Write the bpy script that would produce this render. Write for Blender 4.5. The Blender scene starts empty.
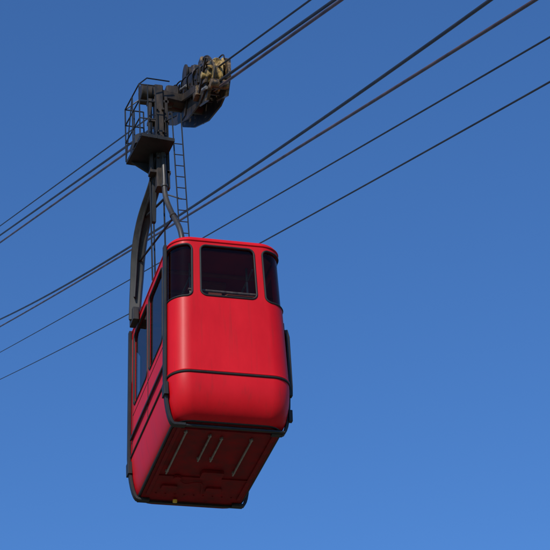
import bpy, bmesh, math, random
import numpy as np
from mathutils import Matrix, Vector, noise
random.seed(4)
sc=bpy.context.scene
V=Vector

# ------------------------------------------------------------------ materials
def new_mat(name):
    m=bpy.data.materials.new(name); m.use_nodes=True
    nt=m.node_tree; return m,nt,nt.nodes['Principled BSDF']
def paint(name,c1,c2,rough=.4,coat=0.,metal=0.,scale=3.,stretch=(1,1,.35),lo=.35,hi=.75,bump=0.,bscale=40.,spec=.5,grime=0.):
    m,nt,p=new_mat(name)
    tc=nt.nodes.new('ShaderNodeTexCoord'); mp=nt.nodes.new('ShaderNodeMapping'); mp.inputs['Scale'].default_value=stretch
    nt.links.new(tc.outputs['Object'],mp.inputs[0])
    n=nt.nodes.new('ShaderNodeTexNoise'); n.inputs['Scale'].default_value=scale; n.inputs['Detail'].default_value=8; n.inputs['Roughness'].default_value=.65
    nt.links.new(mp.outputs[0],n.inputs['Vector'])
    r=nt.nodes.new('ShaderNodeValToRGB'); r.color_ramp.elements[0].position=lo; r.color_ramp.elements[1].position=hi
    r.color_ramp.elements[0].color=(*c1,1); r.color_ramp.elements[1].color=(*c2,1)
    nt.links.new(n.outputs[0],r.inputs[0]); col=r.outputs[0]
    if grime:
        # thin vertical run-off streaks of road/rope dirt
        m2=nt.nodes.new('ShaderNodeMapping'); m2.inputs['Scale'].default_value=(14,14,.7); nt.links.new(tc.outputs['Object'],m2.inputs[0])
        n3=nt.nodes.new('ShaderNodeTexNoise'); n3.inputs['Scale'].default_value=1.5; n3.inputs['Detail'].default_value=6; nt.links.new(m2.outputs[0],n3.inputs['Vector'])
        r3=nt.nodes.new('ShaderNodeMapRange'); r3.inputs['From Min'].default_value=.55; r3.inputs['From Max'].default_value=.85; r3.inputs['To Max'].default_value=grime
        nt.links.new(n3.outputs[0],r3.inputs[0])
        mg=nt.nodes.new('ShaderNodeMix'); mg.data_type='RGBA'; mg.inputs[7].default_value=(.16,.02,.015,1)
        nt.links.new(r3.outputs[0],mg.inputs[0]); nt.links.new(col,mg.inputs[6]); col=mg.outputs[2]
    nt.links.new(col,p.inputs['Base Color'])
    mr=nt.nodes.new('ShaderNodeMapRange'); mr.inputs['To Min'].default_value=rough*.8; mr.inputs['To Max'].default_value=min(1,rough*1.3)
    nt.links.new(n.outputs[0],mr.inputs[0]); nt.links.new(mr.outputs[0],p.inputs['Roughness'])
    p.inputs['Metallic'].default_value=metal; p.inputs['Coat Weight'].default_value=coat; p.inputs['Coat Roughness'].default_value=.25
    p.inputs['Specular IOR Level'].default_value=spec
    if bump:
        n2=nt.nodes.new('ShaderNodeTexNoise'); n2.inputs['Scale'].default_value=bscale; n2.inputs['Detail'].default_value=4
        nt.links.new(tc.outputs['Object'],n2.inputs['Vector'])
        b=nt.nodes.new('ShaderNodeBump'); b.inputs['Strength'].default_value=bump; b.inputs['Distance'].default_value=.02
        nt.links.new(n2.outputs[0],b.inputs['Height']); nt.links.new(b.outputs[0],p.inputs['Normal'])
    return m
RED=paint('red_paint',(.52,.004,.009),(.63,.006,.013),rough=.46,coat=.05,scale=2.2,bump=.16,bscale=2.0,spec=.18,grime=.35)
REDF=paint('red_underside_shaded',(.09,.004,.005),(.24,.004,.007),rough=.65,scale=4.5,stretch=(1,1,1),lo=.3,hi=.7,spec=.2)  # darker copy of the shell red, underside shade put into the colour
BLK=paint('black_steel',(.008,.008,.008),(.022,.020,.019),rough=.5,scale=6,spec=.35)
RUB=paint('black_rubber',(.010,.010,.010),(.018,.017,.017),rough=.6,scale=8,spec=.3)
GRY=paint('dark_hanger_steel',(.014,.013,.012),(.045,.040,.034),rough=.5,scale=7,spec=.35)
DRK=paint('dark_greasy_steel',(.010,.009,.008),(.065,.044,.028),rough=.5,scale=10,metal=.2,spec=.35)
CRM=paint('painted_hanger_steel',(.018,.016,.014),(.06,.05,.04),rough=.42,scale=5)
OCH=paint('ochre_machine_paint',(.040,.025,.010),(.38,.25,.08),rough=.45,scale=15,lo=.40,hi=.58,stretch=(1,1,1))
BRN=paint('oily_brown_machine_paint',(.012,.010,.008),(.22,.13,.05),rough=.45,scale=12,lo=.45,hi=.66,stretch=(1,1,1))
GAL=paint('galvanised_steel',(.16,.15,.14),(.36,.33,.30),rough=.45,metal=.4,scale=12)
YEL=paint('yellow_lamp_plastic',(.65,.42,.02),(.8,.55,.05),rough=.4)
INT=paint('interior_lining',(.30,.022,.02),(.40,.03,.026),rough=.6)
SEAT=paint('interior_wood',(.22,.06,.03),(.34,.10,.05),rough=.5)
def glass():
    m=bpy.data.materials.new('tinted_window_glass'); m.use_nodes=True; nt=m.node_tree; nt.nodes.clear()
    o=nt.nodes.new('ShaderNodeOutputMaterial'); mx=nt.nodes.new('ShaderNodeMixShader')
    t=nt.nodes.new('ShaderNodeBsdfTransparent'); t.inputs[0].default_value=(.64,.60,.59,1)
    g=nt.nodes.new('ShaderNodeBsdfGlossy'); g.inputs['Roughness'].default_value=.02; g.inputs[0].default_value=(.8,.8,.8,1)
    f=nt.nodes.new('ShaderNodeFresnel'); f.inputs[0].default_value=1.26
    nt.links.new(f.outputs[0],mx.inputs[0]); nt.links.new(t.outputs[0],mx.inputs[1]); nt.links.new(g.outputs[0],mx.inputs[2]); nt.links.new(mx.outputs[0],o.inputs[0])
    return m
GLS=glass()

# ------------------------------------------------------------------ builder
class B:
    def __init__(s): s.v=[]; s.f=[]
    def add(s,vs,fs):
        o=len(s.v); s.v+= [tuple(a) for a in vs]; s.f+=[tuple(i+o for i in f) for f in fs]
    def tube(s,pts,r,n=10,closed=False):
        pts=[V(p) for p in pts]; N=len(pts); rs=r if isinstance(r,(list,tuple)) else [r]*N
        tan=[]
        for i in range(N):
            if closed: t=(pts[(i+1)%N]-pts[i-1])
            else: t=pts[min(i+1,N-1)]-pts[max(i-1,0)]
            tan.append(t.normalized())
        up=V((0,0,1)) if abs(tan[0].z)<.9 else V((1,0,0))
        a=(up-tan[0]*up.dot(tan[0])).normalized(); vs=[]
        for i in range(N):
            a=(a-tan[i]*a.dot(tan[i])).normalized(); b=tan[i].cross(a)
            for k in range(n):
                th=2*math.pi*k/n; vs.append(pts[i]+(a*math.cos(th)+b*math.sin(th))*rs[i])
        fs=[]
        for i in range(N if closed else N-1):
            j=(i+1)%N
            for k in range(n):
                l=(k+1)%n; fs.append((i*n+k,i*n+l,j*n+l,j*n+k))
        if not closed: fs.append(tuple(range(n))[::-1]); fs.append(tuple((N-1)*n+k for k in range(n)))
        s.add(vs,fs)
    def beam(s,pts,w,h,side=(1,0,0)):
        pts=[V(p) for p in pts]; N=len(pts); vs=[]; side=V(side).normalized()
        for i in range(N):
            t=(pts[min(i+1,N-1)]-pts[max(i-1,0)]).normalized()
            a=(side-t*side.dot(t)).normalized(); b=t.cross(a)
            ww=w[i] if isinstance(w,(list,tuple)) else w; hh=h[i] if isinstance(h,(list,tuple)) else h
            c=min(ww,hh)*.12
            for x,y in ((ww/2-c,hh/2),(-ww/2+c,hh/2),(-ww/2,hh/2-c),(-ww/2,-hh/2+c),(-ww/2+c,-hh/2),(ww/2-c,-hh/2),(ww/2,-hh/2+c),(ww/2,hh/2-c)):
                vs.append(pts[i]+a*x+b*y)
        n=8; fs=[]
        for i in range(N-1):
            for k in range(n): fs.append((i*n+k,i*n+(k+1)%n,(i+1)*n+(k+1)%n,(i+1)*n+k))
        fs.append(tuple(range(n))[::-1]); fs.append(tuple((N-1)*n+k for k in range(n)))
        s.add(vs,fs)
    def cyl(s,c,ax,r,L,n=28,prof=None):
        c=V(c); ax=V(ax).normalized(); up=V((0,0,1)) if abs(ax.z)<.9 else V((1,0,0))
        a=(up-ax*up.dot(ax)).normalized(); b=ax.cross(a)
        e=min(r,L)*.08
        prof=prof or [(-L/2,r-e),(-L/2+e,r),(L/2-e,r),(L/2,r-e)]
        vs=[]
        for t,rr in prof:
            for k in range(n):
                th=2*math.pi*k/n; vs.append(c+ax*t+(a*math.cos(th)+b*math.sin(th))*rr)
        fs=[]; M=len(prof)
        for i in range(M-1):
            for k in range(n): fs.append((i*n+k,i*n+(k+1)%n,(i+1)*n+(k+1)%n,(i+1)*n+k))
        fs.append(tuple(range(n))[::-1]); fs.append(tuple((M-1)*n+k for k in range(n)))
        s.add(vs,fs)
    def prism(s,poly,off,d):
        d=V(d); P=[V(p) for p in poly]; n=len(P)
        vs=[p-d/2 for p in P]+[p+d/2 for p in P]
        fs=[tuple(range(n)),tuple(range(2*n-1,n-1,-1))]+[(i,i+n,(i+1)%n+n,(i+1)%n) for i in range(n)]
        s.add(vs,fs)
    def box(s,c,d):
        c=V(c); s.beam([c-V((0,0,d[2]/2)),c+V((0,0,d[2]/2))],d[0],d[1])
    def done(s,name,mat,parent=None,smooth=True,angle=35,bevel=0):
        me=bpy.data.meshes.new(name); me.from_pydata(s.v,[],s.f); me.update()
        bm=bmesh.new(); bm.from_mesh(me); bmesh.ops.recalc_face_normals(bm,faces=bm.faces); bm.to_mesh(me); bm.free()
        o=bpy.data.objects.new(name,me); sc.collection.objects.link(o); me.materials.append(mat)
        if smooth:
            for p in me.polygons: p.use_smooth=True
            me.set_sharp_from_angle(angle=math.radians(angle))
        if bevel:
            b=o.modifiers.new('bevel','BEVEL'); b.width=bevel; b.segments=2; b.limit_method='ANGLE'
        if parent: o.parent=parent
        return o
def smoothpath(P,n=8):
    P=[V(p) for p in P]; Q=[P[0]*2-P[1]]+P+[P[-1]*2-P[-2]]; out=[]
    for i in range(1,len(Q)-2):
        for t in range(n):
            u=t/n; a,b_,c,d=Q[i-1],Q[i],Q[i+1],Q[i+2]
            out.append(.5*((2*b_)+(c-a)*u+(2*a-5*b_+4*c-d)*u*u+(3*b_-a-3*c+d)*u**3))
    out.append(P[-1]); return out

car=bpy.data.objects.new('cable_car',None); sc.collection.objects.link(car)

# ------------------------------------------------------------------ cabin shell
XC,YC,HL,R0,HWR=.065,.27,1.71,.32,.87
ST=HWR-R0; ARC=R0*math.pi/2; SL=2*(HL-R0); PER=4*ARC+2*SL+4*ST
def plan(s,hw=HWR,hl=HL,r=R0):
    s=s%PER
    segs=[(ST,'f'),(ARC,'a0'),(SL,'r'),(ARC,'a1'),(2*ST,'b'),(ARC,'a2'),(SL,'l'),(ARC,'a3'),(ST,'f2')]
    for L,k in segs:
        if s<=L+1e-9: break
        s-=L
    u=s/L; cx,cy=hw-r,hl-r
    if k=='f': p,n=(u*cx,-hl),(0,-1)
    elif k=='f2': p,n=(-cx+u*cx,-hl),(0,-1)
    elif k=='r': p,n=(hw,-cy+u*2*cy),(1,0)
    elif k=='b': p,n=(cx-u*2*cx,hl),(0,1)
    elif k=='l': p,n=(-hw,cy-u*2*cy),(-1,0)
    else:
        i=int(k[1]); a0=-math.pi/2+i*math.pi/2; a=a0+u*math.pi/2
        c=[(cx,-cy),(cx,cy),(-cx,cy),(-cx,-cy)][i]
        n=(math.cos(a),math.sin(a)); p=(c[0]+r*n[0],c[1]+r*n[1])
    return p,n
def hw_at(z): return .948-.026*z
def surf(s,z,off=0.):
    p,n=plan(s,hw_at(z)); return V((p[0]+n[0]*off+XC,p[1]+YC+n[1]*off,z))
Z0,Z1,ZB=.74,3.00,.07
BI,BSI=.32,.13
NS=600; NZ=150
def mirror(w): return (PER-w[1],PER-w[0],w[2],w[3])
half=PER/2
wins=[(-.415,.415,2.05,2.93),(.545,1.16,2.02,2.93),(1.32,2.30,1.55,2.86),(2.44,3.46,1.55,2.86),(3.66,4.26,2.02,2.93),(half-.43,half+.43,2.05,2.93)]
wins+=[mirror(w) for w in wins[1:5]]
RC=.09
def inside(s,z,w):
    s0,s1,z0,z1=w; c=(s0+s1)/2; h=(s1-s0)/2; d=(s-c+half)%PER-half
    dz=z-(z0+z1)/2; hz=(z1-z0)/2
    qx=abs(d)-h+RC; qz=abs(dz)-hz+RC
    return math.hypot(max(qx,0),max(qz,0))+min(max(qx,qz),0)-RC<0
vs=[];fs=[];gf=[[] for _ in wins]
for j in range(NZ+1):
    z=Z0+(Z1-Z0)*j/NZ
    for i in range(NS): vs.append(tuple(surf(PER*i/NS,z)))
for j in range(NZ):
    zc=Z0+(Z1-Z0)*(j+.5)/NZ
    for i in range(NS):
        s=PER*(i+.5)/NS; q=(j*NS+i,j*NS+(i+1)%NS,(j+1)*NS+(i+1)%NS,(j+1)*NS+i)
        hit=None
        for k,w in enumerate(wins):
            if w[2]<zc<w[3] and inside(s,zc,w): hit=k;break
        (fs if hit is None else gf[hit]).append(q)
def ring(z,dw,dl,r,base=None):
    o=len(vs)
    for i in range(NS):
        p,n=plan(PER*i/NS,hw_at(z if base is None else base)-dw,HL-dl,r); vs.append((p[0]+XC,p[1]+YC,z))
    return o
prev=NZ*NS
for t in range(1,9):
    a=t/8*math.pi/2; ins=.13*(1-math.cos(a)); o=ring(3.0+.115*math.sin(a),ins,ins,R0-ins*.6,3.0)
    for i in range(NS): fs.append((prev+i,prev+(i+1)%NS,o+(i+1)%NS,o+i))
    prev=o
for t,(ins,dz) in enumerate([(.3,.02),(.55,.035)]):
    o=ring(3.115+dz,ins,ins,max(.08,R0-ins*.6),3.0)
    for i in range(NS): fs.append((prev+i,prev+(i+1)%NS,o+(i+1)%NS,o+i))
    prev=o
fs.append(tuple(prev+i for i in range(NS)))
prev=0; BN=20
for t in range(1,BN+1):
    a=t/BN*math.pi/2; q=(1-math.cos(a))
    z=Z0+(ZB-Z0)*math.sin(a)**.96
    o=ring(z,BSI*q,BI*q,R0-.06*q,Z0)
    for i in range(NS): fs.append((prev+(i+1)%NS,prev+i,o+i,o+(i+1)%NS))
    prev=o
floor_ring=[vs[prev+i] for i in range(NS)]
b=B(); b.v=vs; b.f=fs
shell=b.done('cabin_shell',RED,car,angle=60)
sd=shell.modifiers.new('s','SOLIDIFY'); sd.thickness=.035; sd.offset=-1
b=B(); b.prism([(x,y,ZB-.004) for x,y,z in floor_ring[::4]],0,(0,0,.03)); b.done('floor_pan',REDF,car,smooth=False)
for k,w in enumerate(wins):
    idx={};gv=[];gq=[]
    for q in gf[k]:
        t=[]
        for v in q:
            if v not in idx:
                idx[v]=len(gv); j,i=divmod(v,NS); gv.append(tuple(surf(PER*i/NS,Z0+(Z1-Z0)*j/NZ,-.020)))
            t.append(idx[v])
        gq.append(tuple(t))
    b=B(); b.v=gv; b.f=gq; b.done('window_glass',GLS,car)
    s0,s1,z0,z1=w; pts=[]
    for (cs,cz,a0) in ((s1-RC,z1-RC,0),(s0+RC,z1-RC,90),(s0+RC,z0+RC,180),(s1-RC,z0+RC,270)):
        for t in range(9):
            a=math.radians(a0+t*90/8); pts.append((cs+RC*math.cos(a),cz+RC*math.sin(a)))
    dn=[]
    for i in range(len(pts)):
        p,q=pts[i],pts[(i+1)%len(pts)]; L=math.hypot(q[0]-p[0],q[1]-p[1]); m=max(1,int(L/.05))
        for t in range(m): dn.append((p[0]+(q[0]-p[0])*t/m,p[1]+(q[1]-p[1])*t/m))
    b=B(); b.tube([surf(s,z,.0) for s,z in dn],.016,8,closed=True); b.done('window_gasket',RUB,car)
def band(name,z,r,off,mat):
    b=B(); b.tube([surf(PER*i/240,z,off) for i in range(240)],r,8,closed=True); return b.done(name,mat,car)
band('bumper_strip',.735,.017,.004,RUB)
band('bumper_moulding',.765,.012,.002,RED)
band('roof_drip_rail',3.005,.013,.004,RED)
b=B()
for s in (1.24,2.37,3.54,PER-1.24,PER-2.37,PER-3.54):
    b.tube([surf(s,z,.0) for z in np.linspace(.78,2.98,12)],.008,6)
for s0,s1 in ((1.24,3.54),(PER-3.54,PER-1.24)):
    b.tube([surf(s,1.42,.0) for s in np.linspace(s0,s1,30)],.006,6)
b.done('door_seams',RUB,car)
b=B()
cf=[((x-XC)*1.02+XC,(y-YC)*1.015+YC,ZB+.015) for x,y,z in floor_ring[::5]]
b.tube(cf,.026,8,closed=True)
b.done('chine_frame',BLK,car)
def strap(b,sx,y,ztop,off=.03,tuck=.0):
    path=[(sx*(hw_at(z)+off)+XC,y,z) for z in np.linspace(ztop,.75,5)]
    for t in range(1,9):
        a=t/8*math.pi/2; e=1-math.cos(a)
        path.append((sx*(hw_at(Z0)-BSI*e+off)+XC,y+tuck*t/8,Z0+(ZB-.045-Z0)*math.sin(a)))
    path.append((sx*.66+XC,y+tuck,ZB-.045))
    b.beam(path,.10,.045,side=(0,1,0))
b=B()
strap(b,-1,-1.14,3.03,tuck=.06); strap(b,-1,1.52,3.03,tuck=-.04); strap(b,1,-1.02,1.9,.02,tuck=.02); strap(b,1,1.52,2.9,tuck=-.04)
b.box((-.955+XC,-1.14,.55),(.07,.17,.20)); b.box((-.955+XC,1.52,.55),(.07,.17,.20))
for y in (-1.09,1.52): b.beam([(-.84+XC,y,ZB-.05),(.84+XC,y,ZB-.05)],.05,.03,side=(0,1,0))
b.done('carrying_straps',BLK,car)
b=B()
for sx in (-1,1):
    b.beam([(sx*.945+XC,-1.05,1.02),(sx*.945+XC,1.42,1.02)],.03,.04)
b.beam([(.955+XC,-1.10,.62),(.965+XC,-1.10,.78),(.965+XC,-1.10,1.62),(.94+XC,-1.10,1.74)],.06,.09)
b.beam([(.945+XC,-1.06,.22),(.95+XC,-1.06,.40)],.06,.08)
b.done('door_rails',BLK,car)
b=B()
for x,y0,y1 in ((-.60,-.92,.50),(-.22,-.84,.02),(-.03,-.78,.00),(.42,-.80,.42)):
    b.beam([(x+XC,y0,ZB-.05),(x+XC,y1,ZB-.05)],.022,.035)
    for y in (y0+.06,y1-.06): b.box((x+XC,y,ZB-.035),(.05,.03,.03))
b.done('underfloor_rails',GAL,car)
b=B()
for y in (-.95,.62): b.beam([(-.7+XC,y,ZB-.03),(.7+XC,y,ZB-.03)],.025,.03,side=(0,0,1))
for x in (-.45,.25): b.box((x+XC,1.0,ZB-.035),(.24,.16,.035))
for k in range(9): b.cyl((-.6+.15*k+XC,1.25,ZB-.025),(0,0,1),.012,.02,8)
for x in (-.72,.72): b.beam([(x+XC,-1.0,ZB-.03),(x+XC,1.3,ZB-.03)],.05,.03)
b.done('underfloor_braces',REDF,car)
b=B()
b.box((.1+XC,.45,ZB-.05),(.34,.22,.05)); b.cyl((-.4+XC,.62,ZB-.05),(0,0,1),.06,.05,18)
b.tube(smoothpath([(-.4+XC,.62,ZB-.05),(-.25+XC,.8,ZB-.05),(.0+XC,.75,ZB-.05),(.1+XC,1.2,ZB-.05)],6),.010,6)
b.done('underfloor_service_box',REDF,car)
b=B(); b.cyl((-.20,1.40,ZB-.07),(0,.3,-1),.035,.05,16); b.done('marker_lamp',YEL,car)
# interior
b=B(); b.box((XC,YC,.82),(1.66,3.0,.04)); b.done('deck',INT,car)
b=B(); b.box((XC,YC,2.965),(1.6,3.0,.02)); b.done('ceiling_lining',INT,car)
b=B()
for x in (-.45,.45):
    for y in (-.85,.1,1.0): b.tube([(x+XC,y,.84),(x+XC,y,2.95)],.017)
    b.tube([(x+XC,-1.2,2.72),(x+XC,1.3,2.72)],.015)
b.tube([(-.6+XC,-1.32,2.2),(.6+XC,-1.32,2.2)],.02)
b.done('grab_poles',GAL,car)
b=B(); b.box((XC,1.48,1.25),(1.4,.32,.08)); b.box((XC,1.6,1.6),(1.4,.06,.5)); b.box((.35,-1.15,1.85),(.6,.25,.7)); b.box((-.20,-1.2,2.12),(.42,.1,.20)); b.done('bench_and_console',SEAT,car,bevel=.01)
b=B()
for y in (-.6,0,.6,1.1): b.beam([(-.78+XC,y,2.93),(.78+XC,y,2.93)],.05,.05,side=(0,1,0))
b.box((XC,-.3,2.92),(.5,.18,.06)); b.done('ceiling_ribs',SEAT,car)

# ------------------------------------------------------------------ hanger
b=B()
pp=smoothpath([(-.66,-.22,5.30),(-.70,-.02,4.95),(-.79,.42,4.55),(-.84,.68,4.1),(-.85,.85,3.6),(-.875,.98,2.95)])
n=len(pp); b.beam(pp,[.17+.06*math.sin(math.pi*i/(n-1)) for i in range(n)],.10,side=(0.9,-.4,0))
b.box((-.875,.98,3.0),(.10,.30,.22))
b.beam([p+V((-.02,-.06,0)) for p in pp[4:-4]],.03,.14,side=(0.9,-.4,0))
b.done('hanger_rear_leg',GRY,car)
b=B()
pp=smoothpath([(-.62,-.30,5.45),(-.62,-.34,4.9),(-.63,-.42,4.45),(-.59,-.68,3.95),(-.54,-.95,3.50),(-.52,-1.05,3.1)])
b.tube(pp,.043,14)
for f in (0.3,.62): b.cyl(pp[int(f*len(pp))],(pp[int(f*len(pp))+1]-pp[int(f*len(pp))]),.056,.05)
b.cyl((-.52,-1.05,3.14),(0,0,1),.11,.06)
b.done('hanger_front_leg',CRM,car)
b=B()
for x,y in ((-.80,-.10),(-.70,.15),(-.58,-.1)): b.tube([(x,y,5.2),(x+.02,y+.1,3.12)],.014,6)
b.beam([(-.72,-.1,5.3),(-.74,.0,4.2)],.07,.09)
b.tube([(-.80,.45,4.55),(-.63,-.42,4.42)],.02,8); b.tube([(-.84,.8,3.9),(-.58,-.75,3.85)],.018,8)
b.done('hanger_tie_rods',BLK,car)
b=B()
b.beam([(-.66,-.22,4.70),(-.66,-.22,6.3),(-.66,-.2,6.72)],.15,.20)
b.beam([(-.80,-.22,5.0),(-.80,-.22,6.4)],.05,.12)
b.beam([(-.54,-.25,4.7),(-.54,-.25,6.5)],.05,.10)
for z in (5.0,5.5,6.0,6.4): b.beam([(-.84,-.22,z),(-.5,-.22,z)],.06,.16,side=(0,0,1))
for z in (5.25,5.75,6.2): 
    for x in (-.71,-.61): b.cyl((x,-.34,z),(0,1,0),.022,.05,8)
b.beam([(-.86,-.2,6.60),(-.1,-.1,6.56)],.18,.20,side=(0,0,1))
b.cyl((-.86,-.2,6.60),(1,0,0),.14,.18)
b.box((-.74,-.02,6.70),(.36,.30,.20)); b.cyl((-.5,-.1,6.60),(1,0,0),.14,.24); b.box((-.40,-.05,6.66),(.22,.36,.26))
b.done('hanger_mast',DRK,car)
b=B()
b.prism([(-1.15,.08,5.36),(-.58,.10,5.34),(-.50,-.64,5.40),(-1.05,-.68,5.42)],0,(0,0,.06))
b.box((-.86,-.25,5.48),(.50,.50,.16)); b.prism([(-1.08,.0,5.32),(-.7,.0,5.32),(-.7,0,5.08)],0,(0,.04,0))
b.done('service_platform',BLK,car)
b=B(); r=.012
c=[(-1.15,.08),(-1.07,-.66),(-.80,-.66)]; c2=[(-1.15,.08),(-.84,.09)]
for ch in (c,c2):
    for z in (5.75,6.1,6.42): b.tube([(x,y,z) for x,y in ch],r,6)
for x,y in ((-1.15,.08),(-1.07,-.66),(-1.11,-.3),(-.93,-.66),(-.80,-.66),(-1.0,.085),(-.84,.09)): b.tube([(x,y,5.38),(x,y,6.42)],r,6)
b.tube([(-1.07,-.66,6.42),(-.9,-.5,6.68),(-.5,-.4,6.74)],r,6); b.tube([(-1.15,.08,6.42),(-.7,-.1,6.76)],r,6)
b.tube([(-1.15,.08,5.4),(-1.11,-.3,6.42)],.010,6)
b.done('platform_railing',BLK,car)
b=B()
A,D=V((-.42,-.48,5.55)),V((-.38,-.62,3.12)); w=V((.075,0,0))
b.tube([A-w+V((0,0,.5)),D-w],.011,6); b.tube([A+w+V((0,0,.5)),D+w],.011,6)
for i in range(11):
    p=A.lerp(D,(i+.5)/11); b.tube([p-w,p+w],.009,6)
b.tube([A+V((0,0,.45)),(-.6,-.25,6.0)],.012,6); b.tube([A.lerp(D,.5),(-.62,-.4,4.5)],.012,6)
b.done('hanger_ladder',BLK,car)

# ------------------------------------------------------------------ carriage
U=V((0,-1,-.51)).normalized(); Nn=(V((0,0,1))-U*U.z).normalized(); X=V((1,0,0)); O=V((0,-.02,6.72))
def L(u,x,n): return O+U*u+X*x+Nn*n
b=B()
for sx in (-.17,.17):
    poly=[(-1.7,-.10),(-1.55,-.24),(-.6,-.38),(.5,-.42),(1.35,-.30),(1.75,-.12),(1.75,.08),(1.3,.16),(-1.5,.16),(-1.7,.06)]
    b.prism([L(u,sx,n) for u,n in poly],0,(.028,0,0))
    b.prism([L(u,sx*1.25,n) for u,n in [(-1.5,.26),(-.2,.26),(-.35,.0),(-1.35,.0)]],0,(.02,0,0))
    b.prism([L(u,sx*1.25,n) for u,n in [(.1,.30),(1.2,.34),(1.25,.02),(.25,.0)]],0,(.02,0,0))
    b.prism([L(u,sx*1.12,n) for u,n in [(-.5,.1),(.5,.1),(.35,-.34),(.0,-.40),(-.3,-.34)]],0,(.02,0,0))
for u in (-1.5,-.75,0,.75,1.45): b.beam([L(u,-.17,-.12),L(u,.17,-.12)],.09,.07,side=tuple(U))
b.cyl(L(0,-.05,-.12),X,.13,.78)
for k in range(14):
    b.cyl(L(-1.3+.2*k,-.225,.05 if k%2 else .12),X,.016,.03,8)
b.done('carriage_frame',DRK,car,angle=30)
b=B()
for u in (-1.45,-1.05,-.6,-.2,.25,.65,1.05,1.5):
    r=.145
    b.cyl(L(u,0,.15),X,r,.1,28,[(-.06,r),(-.045,r),(-.02,r-.035),(.02,r-.035),(.045,r),(.06,r)])
    b.cyl(L(u,0,.15),X,.03,.44)
    for sx in (-.2,.2): b.cyl(L(u,sx,.15),X,.055,.03,16)
b.done('carriage_wheels',BLK,car)
b=B()
b.cyl(L(-.12,-.10,.42),X,.17,.14,32,[(-.07,.11),(-.07,.17),(-.045,.17),(-.025,.135),(.025,.135),(.045,.17),(.07,.17),(.07,.11)])
b.prism([L(u,-.02,n) for u,n in [(-.45,.15),(.2,.15),(.0,.45),(-.2,.45)]],0,(.06,0,0))
for u0,u1,n0 in ((-1.5,-.7,.30),(.15,1.0,.36)): b.beam([L(u0,.05,n0),L(u1,.05,n0)],.26,.12)
b.beam([L(-1.4,0,.12),L(-1.4,0,.36)],.12,.12); b.beam([L(.55,.0,.2),L(.55,.0,.46)],.16,.14)
b.beam([L(-.9,-.24,-.05),L(1.3,-.24,-.05)],.05,.12)
b.done('carriage_brake_gear',DRK,car)
b=B()
for k in range(6):
    u=-1.2+.45*k
    b.tube(smoothpath([L(u,-.24,.05),L(u+.12,-.28,.22),L(u+.3,-.22,.28),L(u+.42,-.24,.02)],6),.012,6)
for k in range(10): b.cyl(L(-1.3+.29*k,-.19,-.12),X,.022,.04,8)
b.done('carriage_hoses',BLK,car)
b=B()
b.cyl(L(1.60,-.02,.12),X,.26,.16,36,[(-.08,.19),(-.08,.26),(-.05,.26),(-.03,.21),(.03,.21),(.05,.26),(.08,.26),(.08,.19)])
b.cyl(L(1.60,-.12,.12),X,.12,.10,24); b.cyl(L(1.60,-.19,.12),X,.06,.10,16)
for k in range(8):
    a=k*math.pi/4; b.cyl(L(1.60+.15*math.cos(a),-.12,.12+.15*math.sin(a)),X,.022,.06,8)
b.cyl(L(1.30,.02,.36),U,.09,.40,20)
b.box(L(1.55,.14,.33),(.14,.20,.14))
b.done('end_sheave_machine',OCH,car)
b=B()
b.prism([L(u,.14,n) for u,n in [(1.2,-.2),(1.9,-.22),(1.98,.1),(1.85,.38),(1.5,.46),(1.15,.40)]],0,(.05,0,0))
b.prism([L(u,-.13,n) for u,n in [(1.10,-.30),(1.75,-.30),(1.85,-.08),(1.5,.02),(1.10,.05)]],0,(.05,0,0))
for a0,a1,q in ((1.35,1.85,.30),(1.30,1.8,-.02)): b.beam([L(a0,-.20,q),L(a1,-.20,q+.03)],.03,.05)
b.cyl(L(1.9,0,-.05),X,.08,.3,18); b.box(L(1.25,-.2,-.12),(.12,.2,.18)); b.box(L(1.2,-.12,.38),(.16,.2,.14)); b.box(L(1.0,-.2,.30),(.12,.14,.12))
b.done('end_machine_housing',BRN,car)
b=B()
b.tube(smoothpath([L(1.0,-.1,.3),L(1.3,-.16,.44),L(1.65,-.15,.42),L(1.90,-.1,.2),L(1.9,-.1,-.15)],6),.015,8)
b.tube(smoothpath([L(1.1,.05,.40),L(1.5,.1,.50),L(1.80,.08,.38)],6),.013,8)
b.beam([L(1.45,-.22,-.15),L(1.75,-.22,.38)],.03,.05)
b.done('end_machine_hoses',DRK,car)
b=B(); b.cyl(L(1.30,-.17,.30),U,.035,.26,12); b.cyl(L(1.75,-.2,-.12),U,.028,.26,12); b.cyl(L(.4,-.27,.1),U,.022,.45,12); b.done('brake_cylinders',GAL,car)

# ------------------------------------------------------------------ ropes
def rope_mat(name,c1,c2):
    m,nt,p=new_mat(name)
    uv=nt.nodes.new('ShaderNodeTexCoord'); n=nt.nodes.new('ShaderNodeTexNoise'); n.inputs['Scale'].default_value=1.3; n.inputs['Detail'].default_value=6
    nt.links.new(uv.outputs['Object'],n.inputs['Vector'])
    r=nt.nodes.new('ShaderNodeValToRGB'); r.color_ramp.elements[0].position=.35; r.color_ramp.elements[1].position=.7
    r.color_ramp.elements[0].color=(*c1,1); r.color_ramp.elements[1].color=(*c2,1)
    nt.links.new(n.outputs[0],r.inputs[0]); nt.links.new(r.outputs[0],p.inputs['Base Color'])
    w=nt.nodes.new('ShaderNodeTexWave'); w.inputs['Scale'].default_value=9; w.bands_direction='DIAGONAL'
    nt.links.new(uv.outputs['Object'],w.inputs['Vector']); bp=nt.nodes.new('ShaderNodeBump'); bp.inputs['Strength'].default_value=.25; bp.inputs['Distance'].default_value=.006
    nt.links.new(w.outputs[1],bp.inputs['Height']); nt.links.new(bp.outputs[0],p.inputs['Normal'])
    p.inputs['Roughness'].default_value=.5; p.inputs['Metallic'].default_value=.2
    return m
ROPE=rope_mat('dark_steel_rope',(.012,.011,.011),(.035,.030,.028)); RUST=rope_mat('rusty_steel_rope',(.04,.022,.018),(.14,.075,.055))
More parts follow.
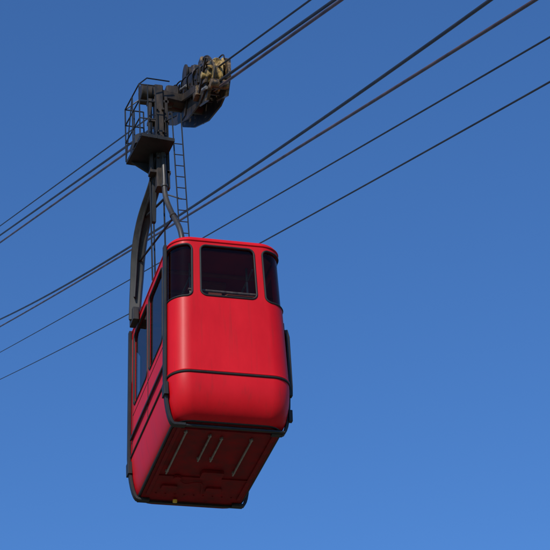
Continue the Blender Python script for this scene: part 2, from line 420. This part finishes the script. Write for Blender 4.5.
def rope(x,pts,r,mat,kup=.0006,kdn=.0012):
    pts=sorted(pts)
    ys=[p[0] for p in pts]; zs=[p[1] for p in pts]
    if len(pts)==2: f=lambda y: zs[0]+(zs[1]-zs[0])*(y-ys[0])/(ys[1]-ys[0])
    else:
        co=np.polyfit(ys,zs,2); f=lambda y: float(np.polyval(co,y))
    lo,hi=ys[0],ys[-1]; e=.01
    slo=(f(lo+e)-f(lo))/e; shi=(f(hi)-f(hi-e))/e
    out=[]
    for y in np.concatenate([np.linspace(-62,lo,25),np.linspace(lo,hi,40)[1:],np.linspace(hi,190,25)[1:]]):
        if y<lo: z=zs[0]+slo*(y-lo)+kdn*(y-lo)**2
        elif y>hi: z=zs[-1]+shi*(y-hi)+kup*(y-hi)**2
        else: z=f(y)
        out.append((x,y,z))
    b=B(); b.tube(out,r,10); return b.done('steel_cable',mat)
rope(0,[(23.12,18.86),(-6.56,3.66)],.015,ROPE)
rope(0,[(23.1,18.53),(-7.57,2.87)],.023,ROPE)
rope(.0,[(23.1,18.28),(-7.8,2.68)],.023,RUST)
rope(5,[(58.7,36.7),(21.87,19.01),(-1.28,8.59)],.035,ROPE)
rope(5,[(58.7,36.3),(18.93,17.45),(-3.02,7.22)],.032,RUST)
rope(5,[(58.5,34.8),(16.95,15.54),(-3.36,6.21)],.017,ROPE)
rope(5,[(58.4,33.3),(12.47,12.43),(-3.13,5.5)],.017,ROPE)

# ------------------------------------------------------------------ terrain
def axis(): 
    a=[0.]; st=2.
    while a[-1]<2500: a.append(a[-1]+st); st*=1.07
    return [-v for v in a[:0:-1]]+a
ax_=axis(); n=len(ax_); vs=[];fs=[]
for yy in ax_:
    for xx in ax_:
        y=yy-10; x=xx; d=y+27.7
        z=-15.8+ (.28*min(d,260)+.05*max(0,min(d-260,900)))
        if d<0: z=-15.8+.32*max(d,-220)
        z+=noise.noise(V((x*.03,y*.03,0)))*1.2*min(1,math.hypot(x+7,d)/30)+noise.noise(V((x*.006,y*.006,3)))*8*min(1,math.hypot(x+7,d)/150)
        vs.append((x,y,z))
for j in range(n-1):
    for i in range(n-1): fs.append((j*n+i,j*n+i+1,(j+1)*n+i+1,(j+1)*n+i))
m,nt,p=new_mat('alpine_ground')
tc=nt.nodes.new('ShaderNodeTexCoord'); n1=nt.nodes.new('ShaderNodeTexNoise'); n1.inputs['Scale'].default_value=.08; n1.inputs['Detail'].default_value=12
nt.links.new(tc.outputs['Object'],n1.inputs['Vector']); r=nt.nodes.new('ShaderNodeValToRGB')
r.color_ramp.elements[0].position=.42; r.color_ramp.elements[0].color=(.06,.065,.028,1); r.color_ramp.elements[1].position=.6; r.color_ramp.elements[1].color=(.19,.165,.13,1)
nt.links.new(n1.outputs[0],r.inputs[0]); nt.links.new(r.outputs[0],p.inputs['Base Color']); p.inputs['Roughness'].default_value=.95
b=B(); b.v=vs; b.f=fs; b.done('ground',m,angle=180)

# ------------------------------------------------------------------ camera, sun, sky
Cc=V((-7.02224,-27.72822,-14.12986)); Rr=V((.96573,-.25422,-.05227)); Uu=V((-.08906,-.51375,.85331)); Ff=V((.24378,.81941,.51878))
cd=bpy.data.cameras.new('camera'); co=bpy.data.objects.new('camera',cd); sc.collection.objects.link(co)
co.matrix_world=Matrix(((Rr[0],Uu[0],-Ff[0],Cc[0]),(Rr[1],Uu[1],-Ff[1],Cc[1]),(Rr[2],Uu[2],-Ff[2],Cc[2]),(0,0,0,1)))
cd.sensor_width=36; cd.lens=2113.83/550*36; cd.clip_end=20000; sc.camera=co
sv=V((-.47,-.66,.62)).normalized()
sl=bpy.data.lights.new('sun','SUN'); so=bpy.data.objects.new('sun',sl); sc.collection.objects.link(so)
sl.energy=4.1; sl.angle=math.radians(.53); sl.color=(1,.95,.88); so.rotation_euler=sv.to_track_quat('Z','Y').to_euler(); so.location=(-20,-50,40)
w=bpy.data.worlds.new('World'); sc.world=w; w.use_nodes=True; nt=w.node_tree
s=nt.nodes.new('ShaderNodeTexSky'); s.sky_type='NISHITA'; s.sun_disc=False; s.sun_elevation=math.asin(sv.z); s.sun_rotation=math.atan2(sv.x,sv.y)%(2*math.pi)
s.altitude=0; s.air_density=1.0; s.dust_density=.2; s.ozone_density=3
mx=nt.nodes.new('ShaderNodeMix'); mx.data_type='RGBA'; mx.blend_type='MULTIPLY'; mx.inputs[0].default_value=1; mx.inputs[7].default_value=(.56,.95,1.40,1)
nt.links.new(s.outputs[0],mx.inputs[6]); nt.links.new(mx.outputs[2],nt.nodes['Background'].inputs[0]); nt.nodes['Background'].inputs[1].default_value=.108
sc.view_settings.view_transform='Standard'; sc.view_settings.look='None'; sc.view_settings.exposure=0
